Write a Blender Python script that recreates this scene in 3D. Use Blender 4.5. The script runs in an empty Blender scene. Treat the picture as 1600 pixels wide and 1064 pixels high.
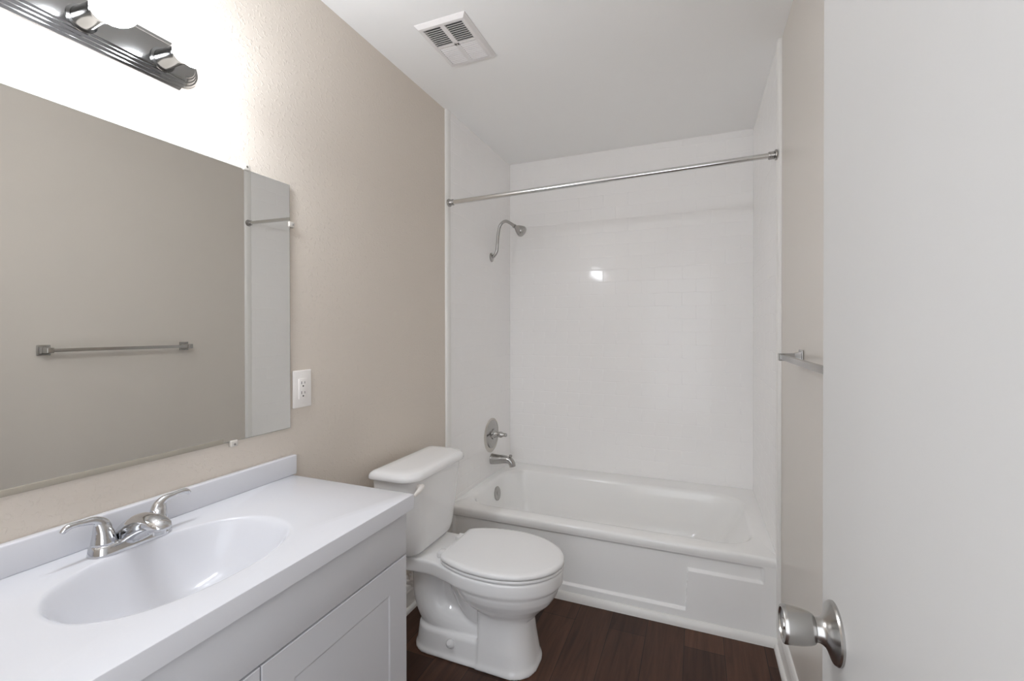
import bpy, bmesh, math, random
from mathutils import Vector, Matrix

random.seed(7)
sc = bpy.context.scene
COL = sc.collection
PI = math.pi

# ------------------------------------------------------------------ camera
cam_d = bpy.data.cameras.new('camera')
cam = bpy.data.objects.new('camera', cam_d)
COL.objects.link(cam)
cam_d.sensor_width = 36.0
cam_d.lens = 708.40 / 1600 * 36.0
cam_d.shift_y = -11.97 / 1600
cam_d.clip_start = 0.01
_t, _p, _r = 0.3863, -0.0056, -0.0013
_R = Vector((math.cos(_t), math.sin(_t), 0))
_F = Vector((-math.sin(_t) * math.cos(_p), math.cos(_t) * math.cos(_p), math.sin(_p)))
_U = _R.cross(_F)
_R2 = _R * math.cos(_r) + _U * math.sin(_r)
_U2 = -_R * math.sin(_r) + _U * math.cos(_r)
_M = Matrix((_R2, _U2, -_F)).transposed().to_4x4()
_M.translation = Vector((1.2254, 0.0, 1.2780))
cam.matrix_world = _M
sc.camera = cam

# ------------------------------------------------------------------ world, exposure
world = bpy.data.worlds.new('world')
sc.world = world
world.use_nodes = True
_bg = world.node_tree.nodes['Background']
_bg.inputs['Color'].default_value = (0.965, 1.0, 1.06, 1)
_bg.inputs['Strength'].default_value = 2.5
BULB = 88.0
sc.view_settings.view_transform = 'Standard'
sc.view_settings.look = 'None'
sc.view_settings.gamma = 1.0
sc.view_settings.use_curve_mapping = False
sc.view_settings.exposure = 0.0
sc.cycles.diffuse_bounces = 20
sc.cycles.max_bounces = 28
sc.cycles.glossy_bounces = 6

# ------------------------------------------------------------------ dimensions
W = 1.540           # room width (left wall x = 0, right wall x = W)
H = 2.44
YF = -0.14          # inner face of the front wall (doorway wall)
YA = 2.089          # tub apron
YB = 2.964          # back wall
TZ = 0.3527         # tub rim height

# ------------------------------------------------------------------ materials
def srgb(r, g, b):
    def f(c):
        c /= 255.0
        return c / 12.92 if c <= 0.04045 else ((c + 0.055) / 1.055) ** 2.4
    return (f(r), f(g), f(b), 1.0)

def mat(name, col, rough=0.5, metal=0.0, spec=0.5, bump=None, emit=None, coat=0.0, vary=0.0):
    """Principled material with a procedural noise for small colour change and bump=(scale, strength, distance, detail)."""
    m = bpy.data.materials.new(name)
    m.use_nodes = True
    nt = m.node_tree
    b = nt.nodes['Principled BSDF']
    b.inputs['Base Color'].default_value = col
    b.inputs['Roughness'].default_value = rough
    b.inputs['Metallic'].default_value = metal
    b.inputs['Specular IOR Level'].default_value = spec
    b.inputs['Coat Weight'].default_value = coat
    b.inputs['Coat Roughness'].default_value = 0.085
    tc = nt.nodes.new('ShaderNodeTexCoord')
    if vary:
        n = nt.nodes.new('ShaderNodeTexNoise')
        n.inputs['Scale'].default_value = 5.0
        n.inputs['Detail'].default_value = 4.0
        nt.links.new(tc.outputs['Object'], n.inputs['Vector'])
        mx = nt.nodes.new('ShaderNodeMix')
        mx.data_type = 'RGBA'
        mx.inputs['A'].default_value = tuple(c * (1 - vary) for c in col[:3]) + (1,)
        mx.inputs['B'].default_value = tuple(min(1, c * (1 + vary)) for c in col[:3]) + (1,)
        nt.links.new(n.outputs['Fac'], mx.inputs['Factor'])
        nt.links.new(mx.outputs['Result'], b.inputs['Base Color'])
    if bump:
        n = nt.nodes.new('ShaderNodeTexNoise')
        n.inputs['Scale'].default_value = bump[0]
        n.inputs['Detail'].default_value = bump[3] if len(bump) > 3 else 3.0
        nt.links.new(tc.outputs['Object'], n.inputs['Vector'])
        bp = nt.nodes.new('ShaderNodeBump')
        bp.inputs['Strength'].default_value = bump[1]
        bp.inputs['Distance'].default_value = bump[2]
        nt.links.new(n.outputs['Fac'], bp.inputs['Height'])
        nt.links.new(bp.outputs['Normal'], b.inputs['Normal'])
    if emit:
        b.inputs['Emission Color'].default_value = emit[0]
        b.inputs['Emission Strength'].default_value = emit[1]
    return m

def knockdown(name, col, rough):
    """Painted drywall with a knock-down spatter texture."""
    m = mat(name, col, rough, spec=0.35, vary=0.015)
    nt = m.node_tree
    b = nt.nodes['Principled BSDF']
    tc = nt.nodes.new('ShaderNodeTexCoord')
    n1 = nt.nodes.new('ShaderNodeTexNoise')
    n1.inputs['Scale'].default_value = 84.0
    n1.inputs['Detail'].default_value = 3.0
    n1.inputs['Distortion'].default_value = 0.6
    nt.links.new(tc.outputs['Object'], n1.inputs['Vector'])
    rp = nt.nodes.new('ShaderNodeMapRange')
    rp.inputs['From Min'].default_value = 0.55
    rp.inputs['From Max'].default_value = 0.66
    nt.links.new(n1.outputs['Fac'], rp.inputs['Value'])
    n2 = nt.nodes.new('ShaderNodeTexNoise')
    n2.inputs['Scale'].default_value = 230.0
    n2.inputs['Detail'].default_value = 2.0
    nt.links.new(tc.outputs['Object'], n2.inputs['Vector'])
    ad = nt.nodes.new('ShaderNodeMath')
    ad.operation = 'MULTIPLY_ADD'
    ad.inputs[1].default_value = 0.18
    nt.links.new(n2.outputs['Fac'], ad.inputs[0])
    nt.links.new(rp.outputs['Result'], ad.inputs[2])
    bp = nt.nodes.new('ShaderNodeBump')
    bp.inputs['Strength'].default_value = 0.35
    bp.inputs['Distance'].default_value = 0.0022
    nt.links.new(ad.outputs[0], bp.inputs['Height'])
    nt.links.new(bp.outputs['Normal'], b.inputs['Normal'])
    return m

def wood_floor(name):
    m = bpy.data.materials.new(name)
    m.use_nodes = True
    nt = m.node_tree
    L = nt.links.new
    b = nt.nodes['Principled BSDF']
    b.inputs['Roughness'].default_value = 0.42
    b.inputs['Specular IOR Level'].default_value = 0.25
    tc = nt.nodes.new('ShaderNodeTexCoord')
    mp = nt.nodes.new('ShaderNodeMapping')
    mp.inputs['Rotation'].default_value = (0, 0, PI / 2)
    mp.inputs['Location'].default_value = (0.31, 0.02, 0)
    L(tc.outputs['Object'], mp.inputs['Vector'])
    br = nt.nodes.new('ShaderNodeTexBrick')
    br.offset = 0.37
    br.inputs['Scale'].default_value = 1.0
    br.inputs['Brick Width'].default_value = 1.2
    br.inputs['Row Height'].default_value = 0.15
    br.inputs['Mortar Size'].default_value = 0.0012
    br.inputs['Mortar Smooth'].default_value = 0.3
    br.inputs['Bias'].default_value = 0.0
    br.inputs['Color1'].default_value = srgb(56, 37, 29)
    br.inputs['Color2'].default_value = srgb(90, 62, 48)
    br.inputs['Mortar'].default_value = srgb(34, 26, 22)
    L(mp.outputs['Vector'], br.inputs['Vector'])
    st = nt.nodes.new('ShaderNodeMapping')
    st.inputs['Scale'].default_value = (22, 1.6, 1)
    L(tc.outputs['Object'], st.inputs['Vector'])
    gr = nt.nodes.new('ShaderNodeTexNoise')
    gr.inputs['Scale'].default_value = 1.6
    gr.inputs['Detail'].default_value = 7.0
    gr.inputs['Roughness'].default_value = 0.62
    gr.inputs['Distortion'].default_value = 0.7
    L(st.outputs['Vector'], gr.inputs['Vector'])
    rp = nt.nodes.new('ShaderNodeMapRange')
    rp.inputs['From Min'].default_value = 0.3
    rp.inputs['From Max'].default_value = 0.72
    rp.inputs['To Min'].default_value = 0.62
    rp.inputs['To Max'].default_value = 1.28
    L(gr.outputs['Fac'], rp.inputs['Value'])
    mx = nt.nodes.new('ShaderNodeMix')
    mx.data_type = 'RGBA'
    mx.blend_type = 'MULTIPLY'
    mx.inputs['Factor'].default_value = 1.0
    L(br.outputs['Color'], mx.inputs['A'])
    L(rp.outputs['Result'], mx.inputs['B'])
    L(mx.outputs['Result'], b.inputs['Base Color'])
    bp = nt.nodes.new('ShaderNodeBump')
    bp.inputs['Strength'].default_value = 0.15
    bp.inputs['Distance'].default_value = 0.001
    L(gr.outputs['Fac'], bp.inputs['Height'])
    L(bp.outputs['Normal'], b.inputs['Normal'])
    return m

M = {}
M['wall'] = knockdown('beige_wall_paint', srgb(217, 208, 197), 0.42)
M['wallr'] = mat('beige_wall_paint_smooth', srgb(212, 206, 198), 0.3, spec=0.5, bump=(140, 0.06, 0.0008), vary=0.01)
M['ceiling'] = mat('white_ceiling_paint', srgb(247, 247, 246), 0.7, bump=(120, 0.15, 0.001))
M['hall'] = mat('hall_paint', srgb(225, 222, 216), 0.6, vary=0.02)
M['floor'] = wood_floor('dark_wood_laminate')
M['trim'] = mat('white_trim_paint', srgb(236, 235, 232), 0.35, vary=0.01)
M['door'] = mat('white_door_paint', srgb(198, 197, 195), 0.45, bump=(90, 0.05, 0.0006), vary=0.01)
M['surround'] = mat('white_surround_gloss', srgb(246, 245, 244), 0.34, spec=0.35, coat=0.32, vary=0.008)
M['tub'] = mat('white_tub_enamel', srgb(245, 245, 244), 0.14, spec=0.5, vary=0.008)
M['china'] = mat('white_china', srgb(240, 240, 240), 0.08, spec=0.5, vary=0.005)
M['seat'] = mat('white_seat_plastic', srgb(236, 236, 236), 0.22, vary=0.005)
M['marble'] = mat('white_cultured_marble', srgb(219, 220, 225), 0.13, spec=0.5, vary=0.008)
M['cabinet'] = mat('white_cabinet_laminate', srgb(212, 213, 217), 0.4, vary=0.01)
M['gap'] = mat('dark_gap', srgb(70, 70, 74), 0.8, vary=0.05)
M['chrome'] = mat('polished_chrome', (0.64, 0.645, 0.66, 1), 0.06, 1.0, vary=0.02)
M['nickel'] = mat('brushed_nickel', (0.46, 0.45, 0.435, 1), 0.25, 1.0, bump=(300, 0.03, 0.0004), vary=0.03)
M['rodm'] = mat('satin_steel', (0.72, 0.72, 0.71, 1), 0.2, 1.0, vary=0.02)
M['fixture'] = mat('light_bar_nickel', (0.32, 0.317, 0.31, 1), 0.13, 1.0, vary=0.02)
M['socket'] = mat('socket_nickel', (0.115, 0.114, 0.111, 1), 0.16, 1.0, vary=0.02)
M['mirror'] = mat('mirror_silver', (0.86, 0.865, 0.85, 1), 0.0, 1.0, vary=0.004)
M['mirroredge'] = mat('mirror_glass_edge', srgb(120, 128, 122), 0.2, vary=0.03)
M['clip'] = mat('clear_plastic_clip', srgb(206, 201, 193), 0.15, vary=0.02)
M['plastic'] = mat('white_plastic', srgb(240, 236, 232), 0.3, vary=0.005)
M['vent'] = mat('white_vent_enamel', srgb(232, 229, 228), 0.4, vary=0.01)
M['dark'] = mat('dark_slot', srgb(38, 36, 35), 0.8, vary=0.05)
M['bulb'] = mat('lit_bulb_glass', (1, 1, 1, 1), 0.3, emit=((0.955, 1.0, 1.075, 1), BULB))
M['caulk'] = mat('beige_channel', srgb(160, 153, 140), 0.5, vary=0.03)

# ------------------------------------------------------------------ mesh helpers
def obj(name, bm, m, parent=None, smooth=True, angle=35, label=None):
    bmesh.ops.recalc_face_normals(bm, faces=bm.faces[:])
    me = bpy.data.meshes.new(name)
    if parent is not None:
        off = Vector((0, 0, 0))
        p = parent
        while p is not None:
            off += Vector(p.location)
            p = p.parent
        bmesh.ops.translate(bm, verts=bm.verts[:], vec=-off)
    bm.to_mesh(me)
    bm.free()
    me.materials.append(m)
    if smooth:
        me.polygons.foreach_set('use_smooth', [True] * len(me.polygons))
        me.set_sharp_from_angle(angle=math.radians(angle))
    o = bpy.data.objects.new(name, me)
    COL.objects.link(o)
    if parent is not None:
        o.parent = parent
    if label:
        o['label'] = label
    return o

def thing(name, label, cat, loc=(0, 0, 0), group=None):
    o = bpy.data.objects.new(name, None)
    o.empty_display_size = 0.05
    o.location = loc
    COL.objects.link(o)
    o['label'] = label
    o['category'] = cat
    if group:
        o['group'] = group
    return o

def struct(name, bm, m, label, cat, smooth=False):
    o = obj(name, bm, m, None, smooth)
    o['kind'] = 'structure'
    o['label'] = label
    o['category'] = cat
    return o

def box(bm, x0, x1, y0, y1, z0, z1, bevel=0.0, seg=2, mtx=None):
    r = bmesh.ops.create_cube(bm, size=1.0)
    vs = r['verts']
    S = Matrix.Diagonal((x1 - x0, y1 - y0, z1 - z0, 1))
    T = Matrix.Translation(((x0 + x1) / 2, (y0 + y1) / 2, (z0 + z1) / 2))
    bmesh.ops.transform(bm, matrix=T @ S, verts=vs)
    if bevel > 0:
        es = list({e for v in vs for e in v.link_edges})
        g = bmesh.ops.bevel(bm, geom=es, offset=bevel, segments=seg, affect='EDGES', profile=0.5)
        vs = list({v for f in g['faces'] for v in f.verts} | {v for v in vs if v.is_valid})
    if mtx is not None:
        bmesh.ops.transform(bm, matrix=mtx, verts=vs)
    return bm

def B(*a, **k):
    return box(bmesh.new(), *a, **k)

def loft(bm, rings, cap0=True, cap1=True, closed=True):
    vr = [[bm.verts.new(p) for p in r] for r in rings]
    n = len(vr[0])
    for a, b in zip(vr[:-1], vr[1:]):
        for i in range(n if closed else n - 1):
            j = (i + 1) % n
            bm.faces.new((a[i], a[j], b[j], b[i]))
    if cap0:
        bm.faces.new(vr[0][::-1])
    if cap1:
        bm.faces.new(vr[-1])
    return vr

def frame_of(d):
    d = d.normalized()
    u = d.cross(Vector((0, 0, 1)))
    if u.length < 1e-4:
        u = d.cross(Vector((0, 1, 0)))
    u.normalize()
    return u, d.cross(u).normalized()

def lathe(bm, origin, axis, prof, n=40):
    """prof = [(distance along the axis, radius)]"""
    o = Vector(origin)
    a = Vector(axis).normalized()
    u, v = frame_of(a)
    rings = []
    for t, r in prof:
        r = max(r, 1e-5)
        rings.append([o + a * t + (u * math.cos(k * 2 * PI / n) + v * math.sin(k * 2 * PI / n)) * r for k in range(n)])
    loft(bm, rings)
    return bm

def spline(pts, per=8):
    P = [Vector(p) for p in pts]
    P = [2 * P[0] - P[1]] + P + [2 * P[-1] - P[-2]]
    out = []
    for i in range(1, len(P) - 2):
        for k in range(per):
            t = k / per
            a, b, c, d = P[i - 1], P[i], P[i + 1], P[i + 2]
            out.append(0.5 * (2 * b + (c - a) * t + (2 * a - 5 * b + 4 * c - d) * t * t + (3 * b - a - 3 * c + d) * t ** 3))
    out.append(P[-2])
    return out

def tube(bm, pts, rad, n=20, per=8, flat=1.0, smooth=True):
    """swept tube, rad a number or a list matching pts; flat squeezes across the second axis"""
    if smooth:
        path = spline(pts, per)
        if isinstance(rad, (list, tuple)):
            rr = [p.x for p in spline([(r, 0, 0) for r in rad], per)]
        else:
            rr = [rad] * len(path)
    else:
        path = [Vector(p) for p in pts]
        rr = list(rad) if isinstance(rad, (list, tuple)) else [rad] * len(path)
    rings = []
    u = None
    for i, p in enumerate(path):
        d = (path[min(i + 1, len(path) - 1)] - path[max(i - 1, 0)]).normalized()
        if u is None:
            u, v = frame_of(d)
        else:
            u = (u - d * u.dot(d)).normalized()
            v = d.cross(u).normalized()
        rings.append([p + (u * math.cos(k * 2 * PI / n) + v * math.sin(k * 2 * PI / n) * flat) * rr[i] for k in range(n)])
    loft(bm, rings)
    return bm

def rrect(x0, x1, y0, y1, r, z, nc=8, ns=6):
    """rounded rectangle ring, r = radius or (r_x0y0, r_x1y0, r_x1y1, r_x0y1); always 4*(nc+ns) points"""
    if not isinstance(r, (tuple, list)):
        r = (r,) * 4
    cs = [(x0 + r[0], y0 + r[0], PI, r[0]), (x1 - r[1], y0 + r[1], 1.5 * PI, r[1]), (x1 - r[2], y1 - r[2], 0, r[2]), (x0 + r[3], y1 - r[3], 0.5 * PI, r[3])]
    arcs = []
    for cx, cy, a0, rr in cs:
        arcs.append([Vector((cx + rr * math.cos(a0 + k / nc * PI / 2), cy + rr * math.sin(a0 + k / nc * PI / 2), z)) for k in range(nc + 1)])
    pts = []
    for i in range(4):
        pts += arcs[i]
        a, b = arcs[i][-1], arcs[(i + 1) % 4][0]
        pts += [a.lerp(b, k / ns) for k in range(1, ns)]
    return pts

def remeshed(bm, voxel=0.005, it=6):
    """fuse overlapping closed shapes into one smooth surface"""
    me = bpy.data.meshes.new('tmp')
    bmesh.ops.recalc_face_normals(bm, faces=bm.faces[:])
    bm.to_mesh(me)
    bm.free()
    o = bpy.data.objects.new('tmp', me)
    COL.objects.link(o)
    md = o.modifiers.new('r', 'REMESH')
    md.mode = 'VOXEL'
    md.voxel_size = voxel
    s = o.modifiers.new('s', 'SMOOTH')
    s.factor = 0.5
    s.iterations = it
    dg = bpy.context.evaluated_depsgraph_get()
    me2 = bpy.data.meshes.new_from_object(o.evaluated_get(dg))
    out = bmesh.new()
    out.from_mesh(me2)
    bpy.data.objects.remove(o)
    bpy.data.meshes.remove(me)
    bpy.data.meshes.remove(me2)
    return out

# ------------------------------------------------------------------ the room
struct('floor', B(-0.1, W + 0.9, -1.6, YB + 0.1, -0.06, 0.0), M['floor'], 'dark brown wood plank floor', 'floor')
struct('ceiling', B(-0.1, W + 0.1, YF - 0.1, YB + 0.1, H, H + 0.06), M['ceiling'], 'smooth white painted ceiling', 'ceiling')
struct('wall_left', B(-0.1, 0, YF - 0.1, YB + 0.1, 0, H), M['wall'], 'beige textured wall behind the mirror and toilet', 'wall')
struct('wall_right', B(W, W + 0.1, YF - 0.1, YB + 0.1, 0, H), M['wallr'], 'painted right wall with the towel bar', 'wall')
struct('wall_rear', B(0, W, YB, YB + 0.1, 0, H), M['wall'], 'wall behind the tiled back of the tub alcove', 'wall')
DX0, DX1, DH = 0.62, 1.425, 2.05
bm = bmesh.new()
box(bm, 0, DX0, YF - 0.1, YF, 0, H)
box(bm, DX1, W, YF - 0.1, YF, 0, H)
box(bm, DX0, DX1, YF - 0.1, YF, DH, H)
struct('wall_front', bm, M['wall'], 'wall with the open doorway behind the camera', 'wall')
bm = bmesh.new()
box(bm, DX0 - 0.057, DX0, YF, YF + 0.012, 0, DH + 0.057, 0.003)
box(bm, DX0, DX0 + 0.012, YF - 0.1, YF, 0, DH)
box(bm, DX0, DX1, YF - 0.1, YF, DH - 0.012, DH)
box(bm, DX0 - 0.057, DX1, YF, YF + 0.012, DH, DH + 0.057, 0.003)
struct('trim_2', bm, M['trim'], 'white casing around the doorway', 'trim')

# baseboards
def baseboard(name, x, s, y0, y1, label):
    bm = bmesh.new()
    prof = [(0, 0), (0.026, 0), (0.0255, 0.006), (0.0235, 0.012), (0.019, 0.017), (0.012, 0.019), (0.011, 0.085), (0.009, 0.092), (0.0095, 0.099), (0.006, 0.110), (0.003, 0.114), (0, 0.116)]
    loft(bm, [[Vector((x + s * a, y, z)) for a, z in prof] for y in (y0, y1)])
    struct(name, bm, M['trim'], label, 'baseboard')
baseboard('baseboard_right', W, -1, YF, YA - 0.012, 'white baseboard along the right wall')
baseboard('baseboard_left', 0, 1, 1.092, YA - 0.012, 'white baseboard behind the toilet')

# quarter-round strip sealing tub to floor
bm = bmesh.new()
pr = [(0, 0)] + [(-0.016 * math.cos(a), 0.036 * math.sin(a)) for a in [k * PI / 2 / 8 for k in range(9)]]
loft(bm, [[Vector((x, YA + a, z)) for a, z in pr] for x in (0.002, W - 0.002)])
struct('trim_1', bm, M['trim'], 'white quarter-round strip along the bottom of the tub', 'trim', True)

# ------------------------------------------------------------------ the door
DA = math.radians(3.0)
dn = Vector((-math.cos(DA), -math.sin(DA), 0))       # visible face normal
dd = Vector((-math.sin(DA), math.cos(DA), 0))        # hinge -> latch
Rc = Vector((1.366, 0.588, 0.948))                   # rosette centre on the face
latch = Rc + dd * 0.046
hinge = latch - dd * 0.745
bm = bmesh.new()
door_m = Matrix((-dn, dd, Vector((0, 0, 1)))).transposed().to_4x4()
door_m.translation = Vector((hinge.x, hinge.y, 0))
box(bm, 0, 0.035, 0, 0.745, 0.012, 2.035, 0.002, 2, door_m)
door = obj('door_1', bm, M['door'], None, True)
door['kind'] = 'structure'
door['label'] = 'plain white slab door standing open beside the right wall'
door['category'] = 'door'
bm = bmesh.new()
lathe(bm, Rc, dn, [(0.0, 0.0318), (0.0022, 0.0318), (0.004, 0.0305), (0.0052, 0.0270), (0.0072, 0.0215), (0.0100, 0.0165), (0.0130, 0.0138), (0.016, 0.0125), (0.023, 0.0122), (0.023, 0.0)], 56)
rose = obj('rosette', bm, M['nickel'], door)
bm = bmesh.new()
lathe(bm, Rc + dn * 0.0200, dn, [(0, 0.0), (0, 0.0140), (0.0012, 0.0152), (0.005, 0.0168), (0.012, 0.0184), (0.020, 0.0194), (0.027, 0.0199), (0.0300, 0.0199), (0.0315, 0.0190), (0.0315, 0.0166), (0.0298, 0.0155), (0.0293, 0.006), (0.0309, 0.0055), (0.0309, 0.0)], 56)
knob = obj('door_knob', bm, M['nickel'], door)

# ------------------------------------------------------------------ tub surround: moulded tile panels
def tile_panel(L, z0, z1, tw, th, off, zref, face):
    """panel in (s, depth, z): base sheet plus bevelled tiles; face maps (s, d, z) to world"""
    bm = bmesh.new()
    def quad(a, b, c, d):
        bm.faces.new([bm.verts.new(face(*p)) for p in (a, b, c, d)])
    D = 0.0105
    r = bmesh.ops.create_cube(bm, size=1.0)
    for v in r['verts']:
        v.co = face((v.co.x + 0.5) * L, (v.co.y + 0.5) * D, z0 + (v.co.z + 0.5) * (z1 - z0))
    g = 0.0002
    k = math.floor((z0 - zref) / th)
    while zref + k * th < z1:
        a0, a1 = max(z0, zref + k * th), min(z1, zref + (k + 1) * th)
        s = off + (0.5 * tw if k % 2 else 0.0)
        s -= math.ceil(s / tw) * tw
        while s < L:
            b0, b1 = max(0.0, s), min(L, s + tw)
            if b1 - b0 > 0.012 and a1 - a0 > 0.012:
                def rim(i_, h_):
                    q = g + i_
                    return [bm.verts.new(face(x_, D + h_, z_)) for x_, z_ in ((b0 + q, a0 + q), (b1 - q, a0 + q), (b1 - q, a1 - q), (b0 + q, a1 - q))]
                rows = [rim(i_, h_) for i_, h_ in ((0, -0.0001), (0.0007, 0.00030), (0.0016, 0.00058), (0.0027, 0.00074), (0.0040, 0.0008))]
                for lo, hi in zip(rows[:-1], rows[1:]):
                    for i in range(4):
                        j = (i + 1) % 4
                        bm.faces.new((lo[i], lo[j], hi[j], hi[i]))
                bm.faces.new(rim(0.0040, 0.0008))
            s += tw
        k += 1
    return bm
ZT = 0.3531
E_ = 0.0003
def tiled(name, bm, label):
    o = struct(name, bm, M['surround'], label, 'wall', True)
    return o
tiled('wall_back', tile_panel(W, ZT, H - E_, 0.16, 0.0808, 0.585, 1.670, lambda s, d, z: Vector((s, YB - E_ - d, z))), 'glossy white subway-tile wall along the back of the bathtub')
LP = YB - 0.012 - (YA + 0.03)
tiled('wall_alcove_left', tile_panel(LP, ZT, H - E_, 0.16, 0.0808, 0.03, 1.670, lambda s, d, z: Vector((E_ + d, YA + 0.03 + s, z))), 'white subway-tile wall with the shower head, valve and tub spout')
tiled('wall_alcove_right', tile_panel(LP, ZT, H - E_, 0.16, 0.0808, 0.03, 1.670, lambda s, d, z: Vector((W - E_ - d, YA + 0.03 + s, z))), 'white subway-tile wall at the right end of the bathtub')
for nm, sgn, x0, lb in (('trim_3', 1, 0, 'white vertical edge strip beside the toilet tank'), ('trim_4', -1, W, 'white vertical edge strip on the right wall at the tub')):
    z0 = 0.0
    bm = bmesh.new()
    pr = [(0.0003, 0.0), (0.008, 0.001), (0.013, 0.006), (0.0145, 0.014), (0.0145, 0.034), (0.0125, 0.041), (0.0003, 0.041)]
    if sgn > 0:
        z0 = TZ + 0.0005
    loft(bm, [[Vector((x0 + sgn * a, YA - 0.012 + y, z)) for a, y in pr] for z in (z0 + 0.001, H - 0.0005)])
    struct(nm, bm, M['trim'], lb, 'trim', True)

# ------------------------------------------------------------------ bathtub
TY0, TY1 = YA, YB - 0.003
tub = thing('bathtub', 'white alcove bathtub with a stepped apron panel, beside the toilet', 'bathtub', (W / 2, (TY0 + TY1) / 2, 0))
bm = bmesh.new()
X0, X1 = 0.003, W - 0.003
def rr(x0, x1, y0, y1, r, z):
    return rrect(x0, x1, y0, y1, r, z, 10, 14)
rings = [
    rr(X0, X1, TY0 + 0.012, TY1, 0.004, 0.300),
    rr(X0, X1, TY0 + 0.004, TY1, 0.004, 0.3087),
    rr(X0, X1, TY0, TY1, 0.004, 0.3167),
    rr(X0, X1, TY0, TY1, 0.004, 0.3407),
    rr(X0, X1, TY0 + 0.003, TY1, 0.004, 0.3487),
    rr(X0, X1, TY0 + 0.011, TY1, 0.004, TZ),
    rr(X0 + 0.050, X1 - 0.065, TY0 + 0.075, TY1 - 0.140, 0.15, TZ),
    rr(X0 + 0.056, X1 - 0.071, TY0 + 0.081, TY1 - 0.146, 0.15, 0.3512),
    rr(X0 + 0.063, X1 - 0.078, TY0 + 0.087, TY1 - 0.152, 0.15, 0.3447),
    rr(X0 + 0.068, X1 - 0.084, TY0 + 0.091, TY1 - 0.158, 0.15, 0.3337),
    rr(X0 + 0.078, X1 - 0.12, TY0 + 0.100, TY1 - 0.164, 0.15, 0.26),
    rr(X0 + 0.092, X1 - 0.18, TY0 + 0.112, TY1 - 0.174, 0.14, 0.16),
    rr(X0 + 0.11, X1 - 0.235, TY0 + 0.130, TY1 - 0.190, 0.13, 0.095),
    rr(X0 + 0.14, X1 - 0.28, TY0 + 0.160, TY1 - 0.218, 0.11, 0.066),
    rr(X0 + 0.20, X1 - 0.34, TY0 + 0.21, TY1 - 0.26, 0.08, 0.058),
]
loft(bm, rings, False, True)
obj('basin', bm, M['tub'], tub, True, 60)
# apron with its stepped relief
def sst(a, b, x):
    t = max(0.0, min(1.0, (x - a) / (b - a)))
    return t * t * (3 - 2 * t)
def apron_depth(x, z):
    edge = min(sst(0.035, 0.05, x), 1 - sst(1.470, 1.485, x))
    upper = 1 - sst(0.300, 0.312, z)
    hi = 0.068 + (0.243 - 0.068) * sst(1.182, 1.192, x)
    panel = 1 - sst(hi - 0.004, hi + 0.008, z)
    d = 0.013 * upper * edge * (1 - panel * 0.9)
    return TY0 + 0.001 + d
xs = sorted(set([round(X0 + k * (X1 - X0) / 60, 4) for k in range(61)] + [round(0.033 + k * 0.002, 4) for k in range(10)] + [round(1.178 + k * 0.0016, 4) for k in range(12)] + [round(1.468 + k * 0.002, 4) for k in range(10)]))
zs = sorted(set([round(0.001 + k * 0.008, 4) for k in range(40)] + [round(0.060 + k * 0.0015, 4) for k in range(14)] + [round(0.236 + k * 0.0015, 4) for k in range(14)] + [round(0.298 + k * 0.0015, 4) for k in range(12)] + [0.322]))
bm = bmesh.new()
g = [[bm.verts.new((x, apron_depth(x, z), z)) for z in zs] for x in xs]
for i in range(len(xs) - 1):
    for j in range(len(zs) - 1):
        bm.faces.new((g[i][j], g[i + 1][j], g[i + 1][j + 1], g[i][j + 1]))
bk = [bm.verts.new((x, TY0 + 0.022, z)) for x, z in ((xs[0], zs[0]), (xs[-1], zs[0]), (xs[-1], zs[-1]), (xs[0], zs[-1]))]
rim_ = [g[i][0] for i in range(len(xs))], [g[-1][j] for j in range(len(zs))], [g[i][-1] for i in range(len(xs) - 1, -1, -1)], [g[0][j] for j in range(len(zs) - 1, -1, -1)]
for k in range(4):
    bm.faces.new(list(rim_[k]) + [bk[(k + 1) % 4], bk[k]])
bm.faces.new(bk)
obj('apron', bm, M['tub'], tub, True, 60)
bm = bmesh.new()
lathe(bm, (X0 + 0.0765, 2.566, 0.266), Vector((1, 0, 0.14)), [(0, 0.042), (0.005, 0.042), (0.0075, 0.039), (0.0085, 0.016), (0.011, 0.014), (0.0115, 0.0)], 36)
ov = obj('overflow_plate', bm, M['nickel'], tub)
bm = bmesh.new()
lathe(bm, (X0 + 0.27, 2.53, 0.0585), Vector((0, 0, 1)), [(0, 0.034), (0.003, 0.034), (0.004, 0.026), (0.002, 0.024), (0.002, 0.0)], 30)
obj('drain', bm, M['nickel'], tub)

# ------------------------------------------------------------------ tub fittings on the left alcove wall
PX = 0.0125
vy, vz = 2.638, 0.615
t = thing('shower_valve', 'round brushed nickel shower valve with lever, above the tub spout', 'shower valve', (PX, vy, vz))
bm = bmesh.new()
lathe(bm, (PX - 0.0005, vy, vz), (1, 0, 0), [(0, 0.090), (0.003, 0.090), (0.007, 0.085), (0.010, 0.070), (0.012, 0.066), (0.013, 0.030), (0.0135, 0.0)], 56)
obj('escutcheon', bm, M['nickel'], t)
bm = bmesh.new()
lathe(bm, (PX - 0.0004, vy - 0.006, vz - 0.006), (1, 0, 0), [(0, 0.108), (0.002, 0.108), (0.0028, 0.104), (0.0028, 0.0)], 56)
obj('backing_ring', bm, M['clip'], t, label='pale round backing ring behind the valve plate')
bm = bmesh.new()
lathe(bm, (PX + 0.012, vy, vz), (1, 0, 0), [(0, 0.034), (0.006, 0.034), (0.010, 0.026), (0.022, 0.020), (0.038, 0.017), (0.050, 0.019), (0.058, 0.017), (0.066, 0.012), (0.078, 0.010), (0.084, 0.011), (0.090, 0.009), (0.093, 0.0)], 40)
obj('handle_hub', bm, M['nickel'], t)
bm = bmesh.new()
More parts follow.
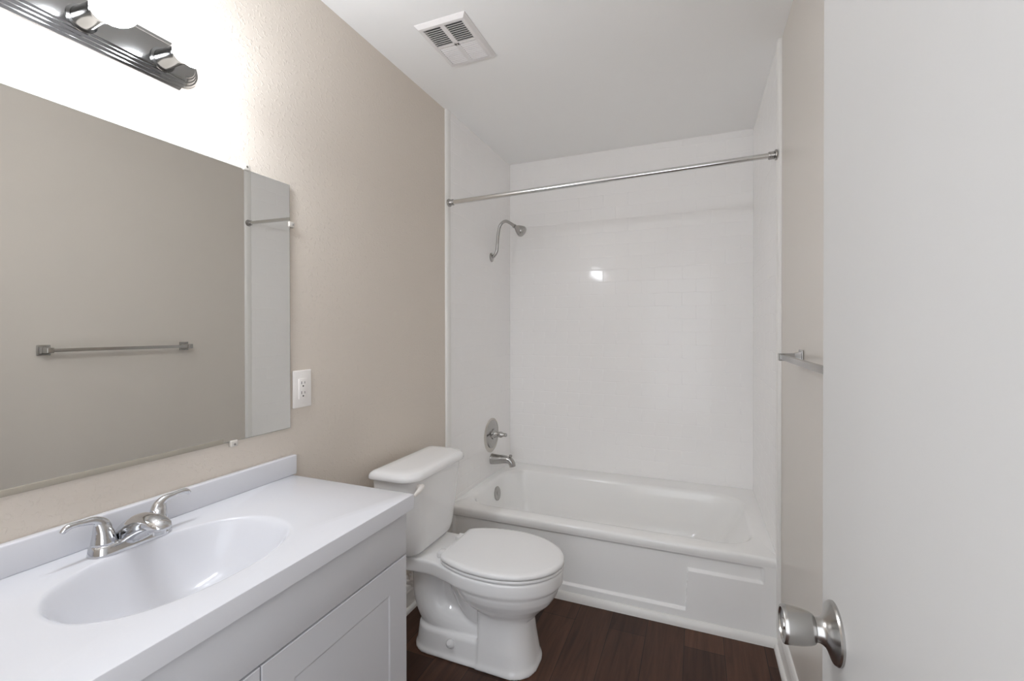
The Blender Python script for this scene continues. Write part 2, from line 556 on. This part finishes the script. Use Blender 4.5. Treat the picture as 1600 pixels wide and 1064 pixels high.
tube(bm, [(PX + 0.046, vy, vz), (PX + 0.044, vy - 0.022, vz + 0.003), (PX + 0.040, vy - 0.050, vz + 0.004), (PX + 0.036, vy - 0.075, vz + 0.002), (PX + 0.034, vy - 0.085, vz)], [0.010, 0.008, 0.0065, 0.0085, 0.005])
obj('lever', bm, M['nickel'], t)

sy, sz = 2.634, 0.456
t = thing('tub_spout', 'brushed nickel tub spout with diverter knob, below the round valve', 'tub spout', (PX, sy, sz))
bm = bmesh.new()
tube(bm, [(PX, sy, sz), (PX + 0.010, sy, sz), (PX + 0.045, sy, sz + 0.002), (PX + 0.085, sy, sz + 0.006), (PX + 0.118, sy, sz + 0.004), (PX + 0.138, sy, sz - 0.012), (PX + 0.144, sy, sz - 0.034)], [0.034, 0.033, 0.030, 0.026, 0.023, 0.021, 0.020], 28, 8)
obj('spout_body', bm, M['nickel'], t)
bm = bmesh.new()
lathe(bm, (PX + 0.128, sy, sz + 0.016), (0.2, 0, 1), [(0, 0.005), (0.010, 0.005), (0.011, 0.009), (0.020, 0.0095), (0.023, 0.007), (0.024, 0.0)], 20)
obj('diverter_knob', bm, M['nickel'], t)

hy, hz = 2.637, 1.744
t = thing('wall_shower', 'brushed nickel shower head on a gooseneck arm, high on the tiled alcove wall', 'shower', (PX, hy, hz))
bm = bmesh.new()
lathe(bm, (PX - 0.0005, hy, hz), (1, 0, 0), [(0, 0.030), (0.002, 0.030), (0.006, 0.024), (0.010, 0.014), (0.0105, 0.0)], 30)
obj('flange', bm, M['nickel'], t)
bm = bmesh.new()
tube(bm, [(PX + 0.002, hy, hz), (0.028, hy, hz + 0.006), (0.048, hy, hz + 0.035), (0.054, hy, hz + 0.085), (0.060, hy, hz + 0.150), (0.074, hy, hz + 0.200), (0.108, hy, hz + 0.222), (0.140, hy, hz + 0.208), (0.168, hy, hz + 0.188)], 0.0095, 18, 8)
obj('arm', bm, M['nickel'], t)
bm = bmesh.new()
hd = Vector((0.80, 0, -0.60)).normalized()
lathe(bm, Vector((0.163, hy, hz + 0.191)), hd, [(0, 0.0), (0, 0.011), (0.006, 0.0135), (0.012, 0.0135), (0.015, 0.010), (0.020, 0.012), (0.030, 0.019), (0.045, 0.027), (0.060, 0.033), (0.070, 0.035), (0.078, 0.0335), (0.084, 0.029), (0.087, 0.022), (0.087, 0.0)], 36)
head = obj('spray_head', bm, M['nickel'], t)
bm = bmesh.new()
lathe(bm, Vector((0.163, hy, hz + 0.191)) + hd * 0.0868, hd, [(0, 0.0), (0, 0.021), (0.0015, 0.020), (0.003, 0.010), (0.003, 0.0)], 30)
obj('spray_face', bm, M['nickel'], head)

# ------------------------------------------------------------------ shower curtain rod
t = thing('shower_curtain_rod', 'satin steel curtain rod stretched across the tub opening near the ceiling', 'curtain rod', (0.0, 2.093, 1.951))
ra, rb = Vector((0.0150, 2.093, 1.950)), Vector((W - 0.0150, 2.095, 1.983))
ax = (rb - ra).normalized()
bm = bmesh.new()
lathe(bm, ra + ax * 0.01, ax, [(0, 0), (0, 0.0125), (0.825, 0.0125), (0.825, 0.0)], 28)
obj('outer_tube', bm, M['rodm'], t)
bm = bmesh.new()
lathe(bm, ra + ax * 0.80, ax, [(0, 0), (0, 0.0112), ((rb - ra).length - 0.81, 0.0112), ((rb - ra).length - 0.81, 0.0)], 28)
obj('inner_tube', bm, M['rodm'], t)
for o_, a_ in ((ra, ax), (rb, -ax)):
    bm = bmesh.new()
    pf = [(0, 0), (0, 0.0205), (0.004, 0.0215), (0.007, 0.0205), (0.009, 0.0165)]
    for k in range(4):
        pf += [(0.010 + k * 0.005, 0.0150), (0.012 + k * 0.005, 0.0160), (0.014 + k * 0.005, 0.0150)]
    pf += [(0.031, 0.0135), (0.031, 0.0)]
    lathe(bm, o_, a_, pf, 28)
    obj('end_cap', bm, M['nickel'], t)

# ------------------------------------------------------------------ vanity cabinet
VY0, VY1 = 0.147, 1.079
CX = 0.462
van = thing('bathroom_vanity', 'white vanity cabinet with recessed-panel doors under the sink top', 'vanity', (0.23, (VY0 + VY1) / 2, 0))
bm = bmesh.new()
box(bm, 0.003, CX - 0.019, VY0, VY0 + 0.016, 0, 0.771)
box(bm, 0.003, CX - 0.019, VY1 - 0.016, VY1, 0, 0.771)
box(bm, 0.003, CX - 0.019, VY0 + 0.016, VY1 - 0.016, 0.09, 0.106)
box(bm, 0.003, 0.010, VY0 + 0.016, VY1 - 0.016, 0.106, 0.771)
box(bm, CX - 0.080, CX - 0.064, VY0 + 0.016, VY1 - 0.016, 0, 0.09)
box(bm, CX - 0.035, CX - 0.019, VY0 + 0.016, VY1 - 0.016, 0.106, 0.771)
obj('carcass', bm, M['cabinet'], van, False)
bm = B(CX - 0.0188, CX, VY0 + 0.001, VY1 - 0.001, 0.6460, 0.7695, 0.0015)
obj('drawer_front', bm, M['cabinet'], van)
ymid = 0.613
def shaker(y0, y1, z0, z1):
    bm = bmesh.new()
    f = 0.075
    xo, xi = CX, CX - 0.0020
    A = [(y0, z0), (y1, z0), (y1, z1), (y0, z1)]
    bv = 0.0015
    Ai = [(y0 + bv, z0 + bv), (y1 - bv, z0 + bv), (y1 - bv, z1 - bv), (y0 + bv, z1 - bv)]
    Bq = [(y0 + f, z0 + f), (y1 - f, z0 + f), (y1 - f, z1 - f), (y0 + f, z1 - f)]
    Cq = [(y0 + f + .005, z0 + f + .005), (y1 - f - .005, z0 + f + .005), (y1 - f - .005, z1 - f - .005), (y0 + f + .005, z1 - f - .005)]
    R = lambda q, x: [Vector((x, a, b)) for a, b in q]
    loft(bm, [R(A, CX - 0.0188), R(A, xo - bv), R(Ai, xo), R(Bq, xo), R(Cq, xi)])
    return bm
obj('door', shaker(VY0 + 0.001, ymid - 0.0015, 0.104, 0.6410), M['cabinet'], van, False)
obj('door', shaker(ymid + 0.0015, VY1 - 0.001, 0.104, 0.6410), M['cabinet'], van, False)

# ------------------------------------------------------------------ vanity top with integral bowl
HC = 0.813
CY0, CY1, CXF = 0.139, 1.087, 0.481
top = thing('bathroom_sink', 'glossy white one-piece sink top with oval basin, on the vanity cabinet', 'sink', (0.24, 0.613, 0.772))
bm = bmesh.new()
N = 96
bcx, bcy, bax, bay = 0.254, 0.605, 0.152, 0.213
def se(sx, sy, z, ox=0.0, e=2.25):
    out = []
    for k in range(N):
        a = 2 * PI * k / N
        c, s = math.cos(a), math.sin(a)
        out.append(Vector((bcx + ox + sx * abs(c) ** (2 / e) * (1 if c >= 0 else -1), bcy + sy * abs(s) ** (2 / e) * (1 if s >= 0 else -1), z)))
    return out
def rect_ring(x0, x1, y0, y1, z):
    """rectangle ring matched by angle to the superellipse points, corners snapped"""
    out = []
    for k in range(N):
        a = 2 * PI * k / N
        c, s = math.cos(a), math.sin(a)
        m_ = max(abs(c), abs(s))
        c, s = c / m_, s / m_
        out.append(Vector((bcx + (x1 - bcx if c > 0 else bcx - x0) * c, bcy + (y1 - bcy if s > 0 else bcy - y0) * s, z)))
    return out
e_ = 0.003
rings = [rect_ring(0.002, CXF, CY0, CY1, 0.7720), rect_ring(0.002, CXF, CY0, CY1, HC - e_), rect_ring(0.002, CXF - 0.0009, CY0 + 0.0009, CY1 - 0.0009, HC - 0.0009),
         rect_ring(0.002, CXF - e_, CY0 + e_, CY1 - e_, HC)]
prof = [(1.03, 0.0), (1.0, -0.0008), (0.985, -0.003), (0.965, -0.008), (0.94, -0.017), (0.90, -0.032), (0.84, -0.053), (0.76, -0.076), (0.65, -0.098), (0.52, -0.114), (0.38, -0.123), (0.24, -0.127), (0.12, -0.129)]
for k, dz in prof:
    rings.append(se(bax * k, bay * k, HC + dz, -0.03 * (1 - k)))
vr = loft(bm, rings, False, True)
# underside
bm.faces.ensure_lookup_table()
obj('countertop', bm, M['marble'], top, True, 40)
bm = B(0.0021, 0.0225, CY0 + 0.001, CY1 + 0.014, HC - 0.0005, 0.8750, 0.004, 3)
obj('backsplash', bm, M['marble'], top)
bm = bmesh.new()
lathe(bm, (bcx - 0.03, bcy, HC - 0.1290), (0, 0, 1), [(0, 0.0), (0, 0.022), (0.002, 0.0215), (0.003, 0.017), (0.001, 0.016), (0.004, 0.012), (0.005, 0.0)], 30)
obj('drain_stopper', bm, M['chrome'], top)

# ------------------------------------------------------------------ faucet
fx, fy = 0.078, 0.605
fau = thing('faucet', 'chrome two-handle faucet on the sink top behind the basin', 'faucet', (fx, fy, HC))
bm = bmesh.new()
def stad(hx, hy, z, ox=0.0):
    return rrect(fx + ox - hx, fx + ox + hx, fy - hy, fy + hy, hx * 0.98, z, 10, 10)
loft(bm, [stad(0.0270, 0.0780, HC + 0.0002), stad(0.0270, 0.0780, HC + 0.003), stad(0.0262, 0.0772, HC + 0.006), stad(0.0245, 0.0755, HC + 0.016), stad(0.0225, 0.0735, HC + 0.020), stad(0.019, 0.070, HC + 0.022)])
obj('base_plate', bm, M['chrome'], fau)
bm = bmesh.new()
secs = [  # x, bottom z, top z, half width
    (0.050, 0.010, 0.024, 0.024), (0.060, 0.006, 0.038, 0.030), (0.076, 0.004, 0.055, 0.030), (0.098, 0.005, 0.067, 0.027), (0.120, 0.016, 0.0725, 0.024),
    (0.146, 0.032, 0.0735, 0.022), (0.166, 0.042, 0.072, 0.0215), (0.182, 0.043, 0.066, 0.019), (0.191, 0.045, 0.059, 0.014), (0.195, 0.049, 0.054, 0.006)]
rings = []
for x, zb, zt, hw in secs:
    ring = []
    zc, hh = (zb + zt) / 2, (zt - zb) / 2
    for k in range(28):
        a = 2 * PI * k / 28
        c, s = math.cos(a), math.sin(a)
        ex = 2.0 if s > 0 else 3.2
        ring.append(Vector((x, fy + hw * abs(c) ** (2 / ex) * (1 if c >= 0 else -1), HC + zc + hh * abs(s) ** (2 / ex) * (1 if s >= 0 else -1))))
    rings.append(ring)
loft(bm, rings)
sp = obj('spout', bm, M['chrome'], fau, True, 60)
bm = bmesh.new()
lathe(bm, (0.173, fy, HC + 0.046), (0, 0, -1), [(0, 0.0), (0, 0.0125), (0.010, 0.0122), (0.011, 0.010), (0.009, 0.009), (0.009, 0.0)], 28)
obj('aerator', bm, M['chrome'], sp)
bm = bmesh.new()
lathe(bm, (0.098, fy - 0.0268, HC + 0.036), (0.0, -1, 0.1), [(0, 0), (0, 0.0034), (0.002, 0.0034), (0.0021, 0.0)], 18)
obj('dark_spot', bm, M['dark'], sp)  # small dark disc on the side of the spout
for s in (-1, 1):
    bm = bmesh.new()
    cy = fy + s * 0.0510
    rings = []
    for dz, r, oy in ((0.0205, 0.0215, 0), (0.024, 0.0218, 0), (0.034, 0.0198, 0), (0.046, 0.0172, 0.001), (0.056, 0.0145, 0.003), (0.064, 0.0108, 0.006), (0.069, 0.006, 0.010), (0.0705, 0.001, 0.012)):
        rings.append([Vector((fx + r * math.cos(2 * PI * k / 28), cy + s * oy + r * math.sin(2 * PI * k / 28), HC + dz)) for k in range(28)])
    loft(bm, rings)
    tube(bm, [(fx, cy - s * 0.006, HC + 0.050), (fx, cy + s * 0.002, HC + 0.064), (fx, cy + s * 0.016, HC + 0.074), (fx + 0.001, cy + s * 0.034, HC + 0.077), (fx + 0.002, cy + s * 0.052, HC + 0.079), (fx + 0.003, cy + s * 0.062, HC + 0.077), (fx + 0.0035, cy + s * 0.070, HC + 0.070)],
         [0.010, 0.0105, 0.0085, 0.0062, 0.0058, 0.0062, 0.0045], 18, 8)
    obj('handle', remeshed(bm, 0.0016, 4), M['chrome'], fau, True, 60)

# ------------------------------------------------------------------ mirror
MY0, MY1, MZ0, MZ1 = 0.168, 1.087, 0.964, 1.747
mir = thing('wall_mirror', 'large frameless mirror above the sink, held by small clips', 'mirror', (0.0, (MY0 + MY1) / 2, MZ0))
TILT = 0.0037
bm = B(0.0005, 0.0062, MY0, MY1, MZ0, MZ1)
for v in bm.verts:
    if v.co.x > 0.003:
        v.co.x += TILT * (v.co.y - MY0)
obj('backing', bm, M['mirroredge'], mir, False)
bm = bmesh.new()
bm.faces.new([bm.verts.new(p) for p in [(0.0066 + TILT * (y - MY0), y, z) for y, z in ((MY0 + 0.001, MZ0 + 0.001), (MY1 - 0.001, MZ0 + 0.001), (MY1 - 0.001, MZ1 - 0.001), (MY0 + 0.001, MZ1 - 0.001))]])
obj('glass', bm, M['mirror'], mir, False)
obj('bottom_channel', B(0.0005, 0.0105, MY0, 0.862, MZ0 - 0.001, MZ0 + 0.0125, 0.001), M['caulk'], mir)
def clip(y, z, dy, dz):
    bm = bmesh.new()
    box(bm, 0.0004, 0.0135, y - 0.011 + dy * 0.006, y + 0.011 + dy * 0.006, z - 0.009 + dz * 0.006, z + 0.009 + dz * 0.006, 0.003, 3)
    c = obj('mirror_clip', bm, M['clip'], mir)
    bm = bmesh.new()
    lathe(bm, (0.0132, y + dy * 0.008, z + dz * 0.008), (1, 0, 0), [(0, 0.0), (0, 0.0034), (0.0012, 0.0030), (0.0013, 0.0)], 14)
    obj('screw', bm, M['nickel'], c)
clip(0.935, MZ1, 0, 1)
clip(0.893, MZ0, 0, -1)
clip(MY1, 1.621, 1, 0)
clip(0.35, MZ1, 0, 1)
clip(0.35, MZ0, 0, -1)

# ------------------------------------------------------------------ vanity light bar
LZ = 1.9465
LY0, LY1 = 0.362, 0.756
lamp = thing('vanity_light', 'nickel light bar with round lit bulbs, mounted above the mirror', 'light fixture', (0.0, (LY0 + LY1) / 2, LZ))
def bar_outline(hz, re, x, ext=0.0):
    pts = []
    a0, a1 = LY0 - ext, LY1 + ext
    pts.append((a0, -hz))
    pts.append((a1, -hz))
    for k in range(17):
        a = -PI / 2 + k * PI / 16
        pts.append((a1 + re * math.cos(a), re * math.sin(a)))
    pts.append((a1, hz))
    pts.append((a0, hz))
    for k in range(17):
        a = PI / 2 + k * PI / 16
        pts.append((a0 + re * math.cos(a), re * math.sin(a)))
    return [Vector((x, y, LZ + z)) for y, z in pts]
bm = bmesh.new()
steps = [(0.055, 0.0455, 0.0005), (0.055, 0.0455, 0.0040), (0.0508, 0.0413, 0.0100), (0.0486, 0.0391, 0.0101), (0.0444, 0.0349, 0.0160), (0.0422, 0.0327, 0.0161),
         (0.0380, 0.0285, 0.0220), (0.0358, 0.0263, 0.0221), (0.0335, 0.0240, 0.0265), (0.0325, 0.0230, 0.0275)]
loft(bm, [bar_outline(h, r, x) for h, r, x in steps])
obj('backplate', bm, M['fixture'], lamp, True, 25)
for y in (0.390, 0.546, 0.702):
    bm = bmesh.new()
    lathe(bm, (0.0273, y, LZ - 0.013), (1, 0, 0), [(0, 0.0), (0, 0.027), (0.003, 0.027), (0.006, 0.0225), (0.030, 0.0205), (0.060, 0.0205), (0.066, 0.0225), (0.072, 0.0225), (0.073, 0.0205), (0.073, 0.0)], 36)
    s = obj('socket', bm, M['socket'], lamp)
    bm = bmesh.new()
    prof = [(0, 0.0), (0, 0.0145), (0.006, 0.0170)] + [(0.043 - 0.0405 * math.cos(0.50 + k * (PI - 0.50) / 22), 0.0405 * math.sin(0.50 + k * (PI - 0.50) / 22)) for k in range(23)]
    lathe(bm, (0.1005, y, LZ - 0.013), (1, 0, 0), prof, 36)
    obj('light_bulb', bm, M['bulb'], s, True, 60)

# ------------------------------------------------------------------ outlet
oy, oz = 1.139, 1.084
out = thing('wall_outlet', 'white duplex power outlet beside the mirror', 'outlet', (0.0, oy, oz))
obj('cover_plate', B(0.0004, 0.0065, oy - 0.038, oy + 0.038, oz - 0.062, oz + 0.062, 0.003, 3), M['plastic'], out)
rec = obj('receptacle', B(0.005, 0.0092, oy - 0.0168, oy + 0.0168, oz - 0.0335, oz + 0.0335, 0.0012, 2), M['plastic'], out)
bm = bmesh.new()
for dz in (0.0165, -0.0165):
    box(bm, 0.0085, 0.00945, oy - 0.0078, oy - 0.0056, oz + dz - 0.001, oz + dz + 0.0085)
    box(bm, 0.0085, 0.00945, oy + 0.0056, oy + 0.0074, oz + dz, oz + dz + 0.0075)
    lathe(bm, (0.0085, oy, oz + dz - 0.0075), (1, 0, 0), [(0, 0.0), (0, 0.0027), (0.00095, 0.0027), (0.00095, 0.0)], 14)
obj('slots', bm, M['dark'], rec, False)
for dz in (0.048, -0.048):
    bm = bmesh.new()
    lathe(bm, (0.0062, oy, oz + dz), (1, 0, 0), [(0, 0.0), (0, 0.003), (0.0008, 0.0026), (0.0009, 0.0)], 14)
    obj('screw', bm, M['plastic'], out)

# ------------------------------------------------------------------ towel bar on the right wall
tz = 1.190
t = thing('towel_bar', 'square nickel towel bar on the right wall behind the open door', 'towel bar', (W, 1.39, tz))
for y in (1.092, 1.697):
    bm = bmesh.new()
    box(bm, W - 0.006, W - 0.0004, y - 0.024, y + 0.024, tz - 0.024, tz + 0.024, 0.0015)
    pl = obj('wall_plate', bm, M['nickel'], t)
    bm = bmesh.new()
    def sq(h, x):
        return [Vector((x, y - h, tz - h)), Vector((x, y + h, tz - h)), Vector((x, y + h, tz + h)), Vector((x, y - h, tz + h))]
    loft(bm, [sq(0.018, W - 0.0055), sq(0.0125, W - 0.022), sq(0.0115, W - 0.066), sq(0.0105, W - 0.067)])
    obj('post', bm, M['nickel'], t, False)
obj('bar', B(W - 0.063, W - 0.048, 1.092, 1.697, tz - 0.0078, tz + 0.0078, 0.0015), M['nickel'], t)

# ------------------------------------------------------------------ ceiling vent
VX0, VX1, VYa, VYb = 0.226, 0.443, 1.467, 1.752
ven = thing('ceiling_vent', 'white louvered exhaust vent cover on the ceiling', 'vent', ((VX0 + VX1) / 2, (VYa + VYb) / 2, H))
zb = H - 0.014
bm = bmesh.new()
def rectl(ix, z):
    return [Vector((VX0 + ix, VYa + ix, z)), Vector((VX1 - ix, VYa + ix, z)), Vector((VX1 - ix, VYb - ix, z)), Vector((VX0 + ix, VYb - ix, z))]
loft(bm, [rectl(0.026, H - 0.0004), rectl(0, H - 0.0004), rectl(0.0005, H - 0.003), rectl(0.012, zb), rectl(0.026, zb), rectl(0.026, H - 0.0004)], False, False)
box(bm, (VX0 + VX1) / 2 - 0.010, (VX0 + VX1) / 2 + 0.010, VYa + 0.024, VYb - 0.024, zb + 0.0002, zb + 0.006)
box(bm, VX0 + 0.022, VX1 - 0.022, (VYa + VYb) / 2 - 0.006, (VYa + VYb) / 2 + 0.006, zb + 0.0002, zb + 0.006)
obj('frame', bm, M['vent'], ven, False)
obj('duct_shade_plate', B(VX0 + 0.02, VX1 - 0.02, VYa + 0.02, VYb - 0.02, H - 0.0020, H - 0.0006), M['dark'], ven, False)  # flat dark plate under the ceiling, the duct cavity's shade put into its colour
xm = (VX0 + VX1) / 2
ym = (VYa + VYb) / 2
for x0, x1 in ((VX0 + 0.024, xm - 0.008), (xm + 0.008, VX1 - 0.024)):
    for a0, a1, lean in ((VYa + 0.024, ym - 0.004, 1), (ym + 0.004, VYb - 0.024, -1)):
        bm = bmesh.new()
        n = 10
        for k in range(n):
            y = a0 + (k + 0.5) * (a1 - a0) / n
            dyy = 0.0042 * lean
            th = 0.0014
            q = [(y - dyy - th, zb), (y - dyy + th, zb), (y + dyy + th, zb + 0.0095), (y + dyy - th, zb + 0.0095)]
            loft(bm, [[Vector((x, a, b)) for a, b in q] for x in (x0, x1)])
        obj('louver_bank', bm, M['vent'], ven, False)
bm = bmesh.new()
lathe(bm, (xm, ym, zb + 0.0004), (0, 0, -1), [(0, 0.0), (0, 0.005), (0.0015, 0.0045), (0.002, 0.0)], 16)
obj('screw', bm, M['nickel'], ven)

# ------------------------------------------------------------------ toilet
TC = 1.633
toi = thing('toilet', 'white two-piece toilet with closed lid, between vanity and bathtub', 'toilet', (0.40, TC, 0))
def half_outline(pts, per=6):
    """pts = [(x, half width)] from back to front tip, mirrored about TC into a closed ring"""
    s = spline([(a, b, 0) for a, b in pts], per)
    L = [(p.x, max(p.y, 0.0)) for p in s]
    return L
def ring_of(L, z, k=1.0, kx=1.0, cx=0.5, dz=0.0):
    a = [Vector((cx + (x - cx) * kx, TC - w * k, z)) for x, w in L]
    b = [Vector((cx + (x - cx) * kx, TC + w * k, z)) for x, w in L[::-1]]
    return a + b[(1 if L[-1][1] < 1e-5 else 0):]
rimL = half_outline([(0.06, 0.132), (0.13, 0.134), (0.21, 0.130), (0.27, 0.130), (0.33, 0.144), (0.40, 0.167), (0.48, 0.181), (0.56, 0.180), (0.64, 0.160), (0.705, 0.118), (0.745, 0.066), (0.762, 0.016)])
bm = bmesh.new()
loft(bm, [ring_of(rimL, 0.330, 0.97, 0.985), ring_of(rimL, 0.338, 0.99, 0.995), ring_of(rimL, 0.36), ring_of(rimL, 0.382), ring_of(rimL, 0.388, 0.985, 0.992)])
bowlL = half_outline([(0.335, 0.02), (0.345, 0.085), (0.40, 0.150), (0.48, 0.174), (0.56, 0.173), (0.64, 0.153), (0.70, 0.112), (0.738, 0.06), (0.750, 0.012)])
loft(bm, [ring_of(bowlL, 0.19, 0.50, 0.52, 0.555), ring_of(bowlL, 0.215, 0.60, 0.62, 0.552), ring_of(bowlL, 0.24, 0.74, 0.74, 0.55), ring_of(bowlL, 0.265, 0.865, 0.87, 0.548), ring_of(bowlL, 0.292, 0.945, 0.95, 0.545), ring_of(bowlL, 0.315, 0.985, 0.985, 0.545), ring_of(bowlL, 0.345, 1.0, 1.0, 0.545)])
# front pedestal column
def colr(x0, x1, hw, z, r):
    return rrect(x0, x1, TC - hw, TC + hw, (0.02, r, r, 0.02), z, 8, 6)
loft(bm, [colr(0.445, 0.672, 0.116, 0.0, 0.095), colr(0.445, 0.672, 0.116, 0.012, 0.095), colr(0.449, 0.664, 0.110, 0.03, 0.09), colr(0.452, 0.650, 0.103, 0.11, 0.085), colr(0.452, 0.640, 0.098, 0.19, 0.08), colr(0.45, 0.64, 0.10, 0.25, 0.08)])
# rear foot
def foot(x0, x1, hw, z):
    return rrect(x0, x1, TC - hw, TC + hw, (0.085, 0.03, 0.03, 0.085), z, 8, 6)
loft(bm, [foot(0.152, 0.56, 0.112, 0.0), foot(0.152, 0.56, 0.112, 0.012), foot(0.156, 0.56, 0.105, 0.024), foot(0.162, 0.56, 0.098, 0.090), foot(0.167, 0.56, 0.092, 0.097)])
# trapway
tube(bm, [(0.205, TC, 0.35), (0.205, TC, 0.28), (0.212, TC, 0.20), (0.245, TC, 0.135), (0.31, TC, 0.112), (0.40, TC, 0.112), (0.47, TC, 0.12)], [0.090, 0.086, 0.086, 0.088, 0.084, 0.078, 0.07], 28, 6)
tube(bm, [(0.375, TC, 0.36), (0.385, TC, 0.30), (0.405, TC, 0.24), (0.44, TC, 0.175), (0.48, TC, 0.14)], [0.085, 0.092, 0.088, 0.078, 0.06], 28, 6)
box(bm, 0.20, 0.45, TC - 0.045, TC + 0.045, 0.10, 0.34)
obj('bowl', remeshed(bm, 0.0045, 7), M['china'], toi, True, 80)
# bolt caps
for s in (-1, 1):
    bm = bmesh.new()
    lathe(bm, (0.345, TC + s * 0.090, 0.055), (0, s * 0.75, 0.66), [(0, 0.0), (0.0, 0.0165), (0.024, 0.0165), (0.031, 0.0145), (0.036, 0.009), (0.037, 0.0)], 24)
    obj('bolt_cap', bm, M['seat'], toi)
# seat and lid
seatL = half_outline([(0.308, 0.118), (0.325, 0.136), (0.37, 0.158), (0.43, 0.175), (0.50, 0.183), (0.57, 0.180), (0.645, 0.160), (0.710, 0.117), (0.750, 0.064), (0.766, 0.014)])
bm = bmesh.new()
loft(bm, [ring_of(seatL, 0.3895, 0.975, 0.985, 0.53), ring_of(seatL, 0.392, 0.992, 0.995, 0.53), ring_of(seatL, 0.398, 0.996, 0.997, 0.53), ring_of(seatL, 0.4025, 0.985, 0.99, 0.53)])
obj('seat', bm, M['seat'], toi, True, 50)
bm = bmesh.new()
loft(bm, [ring_of(seatL, 0.4045, 0.985, 0.99, 0.53), ring_of(seatL, 0.407, 1.0, 1.0, 0.53), ring_of(seatL, 0.413, 1.004, 1.003, 0.53), ring_of(seatL, 0.419, 0.995, 0.996, 0.53), ring_of(seatL, 0.423, 0.972, 0.98, 0.53), ring_of(seatL, 0.4255, 0.90, 0.92, 0.53), ring_of(seatL, 0.4275, 0.6, 0.62, 0.53), ring_of(seatL, 0.428, 0.3, 0.3, 0.53)])
obj('lid', bm, M['seat'], toi, True, 50)
for s in (-1, 1):
    bm = bmesh.new()
    box(bm, 0.277, 0.312, TC + s * 0.075 - 0.02, TC + s * 0.075 + 0.02, 0.3885, 0.412, 0.006, 3)
    obj('hinge', bm, M['seat'], toi)
# tank
bm = bmesh.new()
def tk(x0, x1, hw, r, z):
    return rrect(x0, x1, TC - hw, TC + hw, (0.02, r, r, 0.02), z, 10, 10)
loft(bm, [tk(0.085, 0.185, 0.120, 0.040, 0.3885), tk(0.068, 0.205, 0.148, 0.055, 0.394), tk(0.060, 0.216, 0.165, 0.06, 0.410), tk(0.056, 0.222, 0.176, 0.062, 0.44), tk(0.052, 0.230, 0.188, 0.064, 0.54), tk(0.050, 0.238, 0.200, 0.064, 0.66), tk(0.050, 0.242, 0.205, 0.064, 0.716)])
tank = obj('tank', bm, M['china'], toi, True, 50)
bm = bmesh.new()
def ld(d, z):
    return rrect(0.042 + d, 0.258 - d, TC - 0.224 + d, TC + 0.224 - d, (0.02, 0.075, 0.075, 0.02), z, 10, 10)
loft(bm, [ld(0.010, 0.7135), ld(0.002, 0.7165), ld(0.0, 0.721), ld(0.001, 0.731), ld(0.005, 0.740), ld(0.013, 0.7465), ld(0.026, 0.750), ld(0.05, 0.7512)])
obj('tank_lid', bm, M['china'], toi, True, 60)
bm = bmesh.new()
ly = TC - 0.162
lathe(bm, (0.236, ly, 0.690), (1, 0, 0), [(0, 0.0), (0, 0.013), (0.008, 0.012), (0.014, 0.009), (0.016, 0.0)], 22)
tube(bm, [(0.248, ly + 0.012, 0.692), (0.256, ly - 0.008, 0.691), (0.264, ly - 0.040, 0.688), (0.268, ly - 0.072, 0.684)], [0.009, 0.0095, 0.0085, 0.004], 16, 6)
obj('flush_lever', bm, M['plastic'], tank)
toi.scale = (1.0, 1.0, 0.981)

# ------------------------------------------------------------------ water supply valve behind the toilet
sv = thing('supply_valve', 'white water shutoff valve low on the wall behind the toilet', 'valve', (0.0, 1.70, 0.15))
bm = bmesh.new()
lathe(bm, (0.0124, 1.70, 0.15), (1, 0, 0), [(0, 0.0), (0, 0.026), (0.003, 0.026), (0.006, 0.010), (0.04, 0.010), (0.04, 0.014), (0.062, 0.014), (0.062, 0.0)], 24)
obj('valve_body', bm, M['plastic'], sv)
bm = bmesh.new()
lathe(bm, (0.050, 1.70, 0.163), (0, 0, 1), [(0, 0.0), (0, 0.008), (0.012, 0.008), (0.012, 0.011), (0.028, 0.011), (0.028, 0.005), (0.06, 0.005), (0.06, 0.0)], 18)
obj('outlet_tube', bm, M['plastic'], sv)
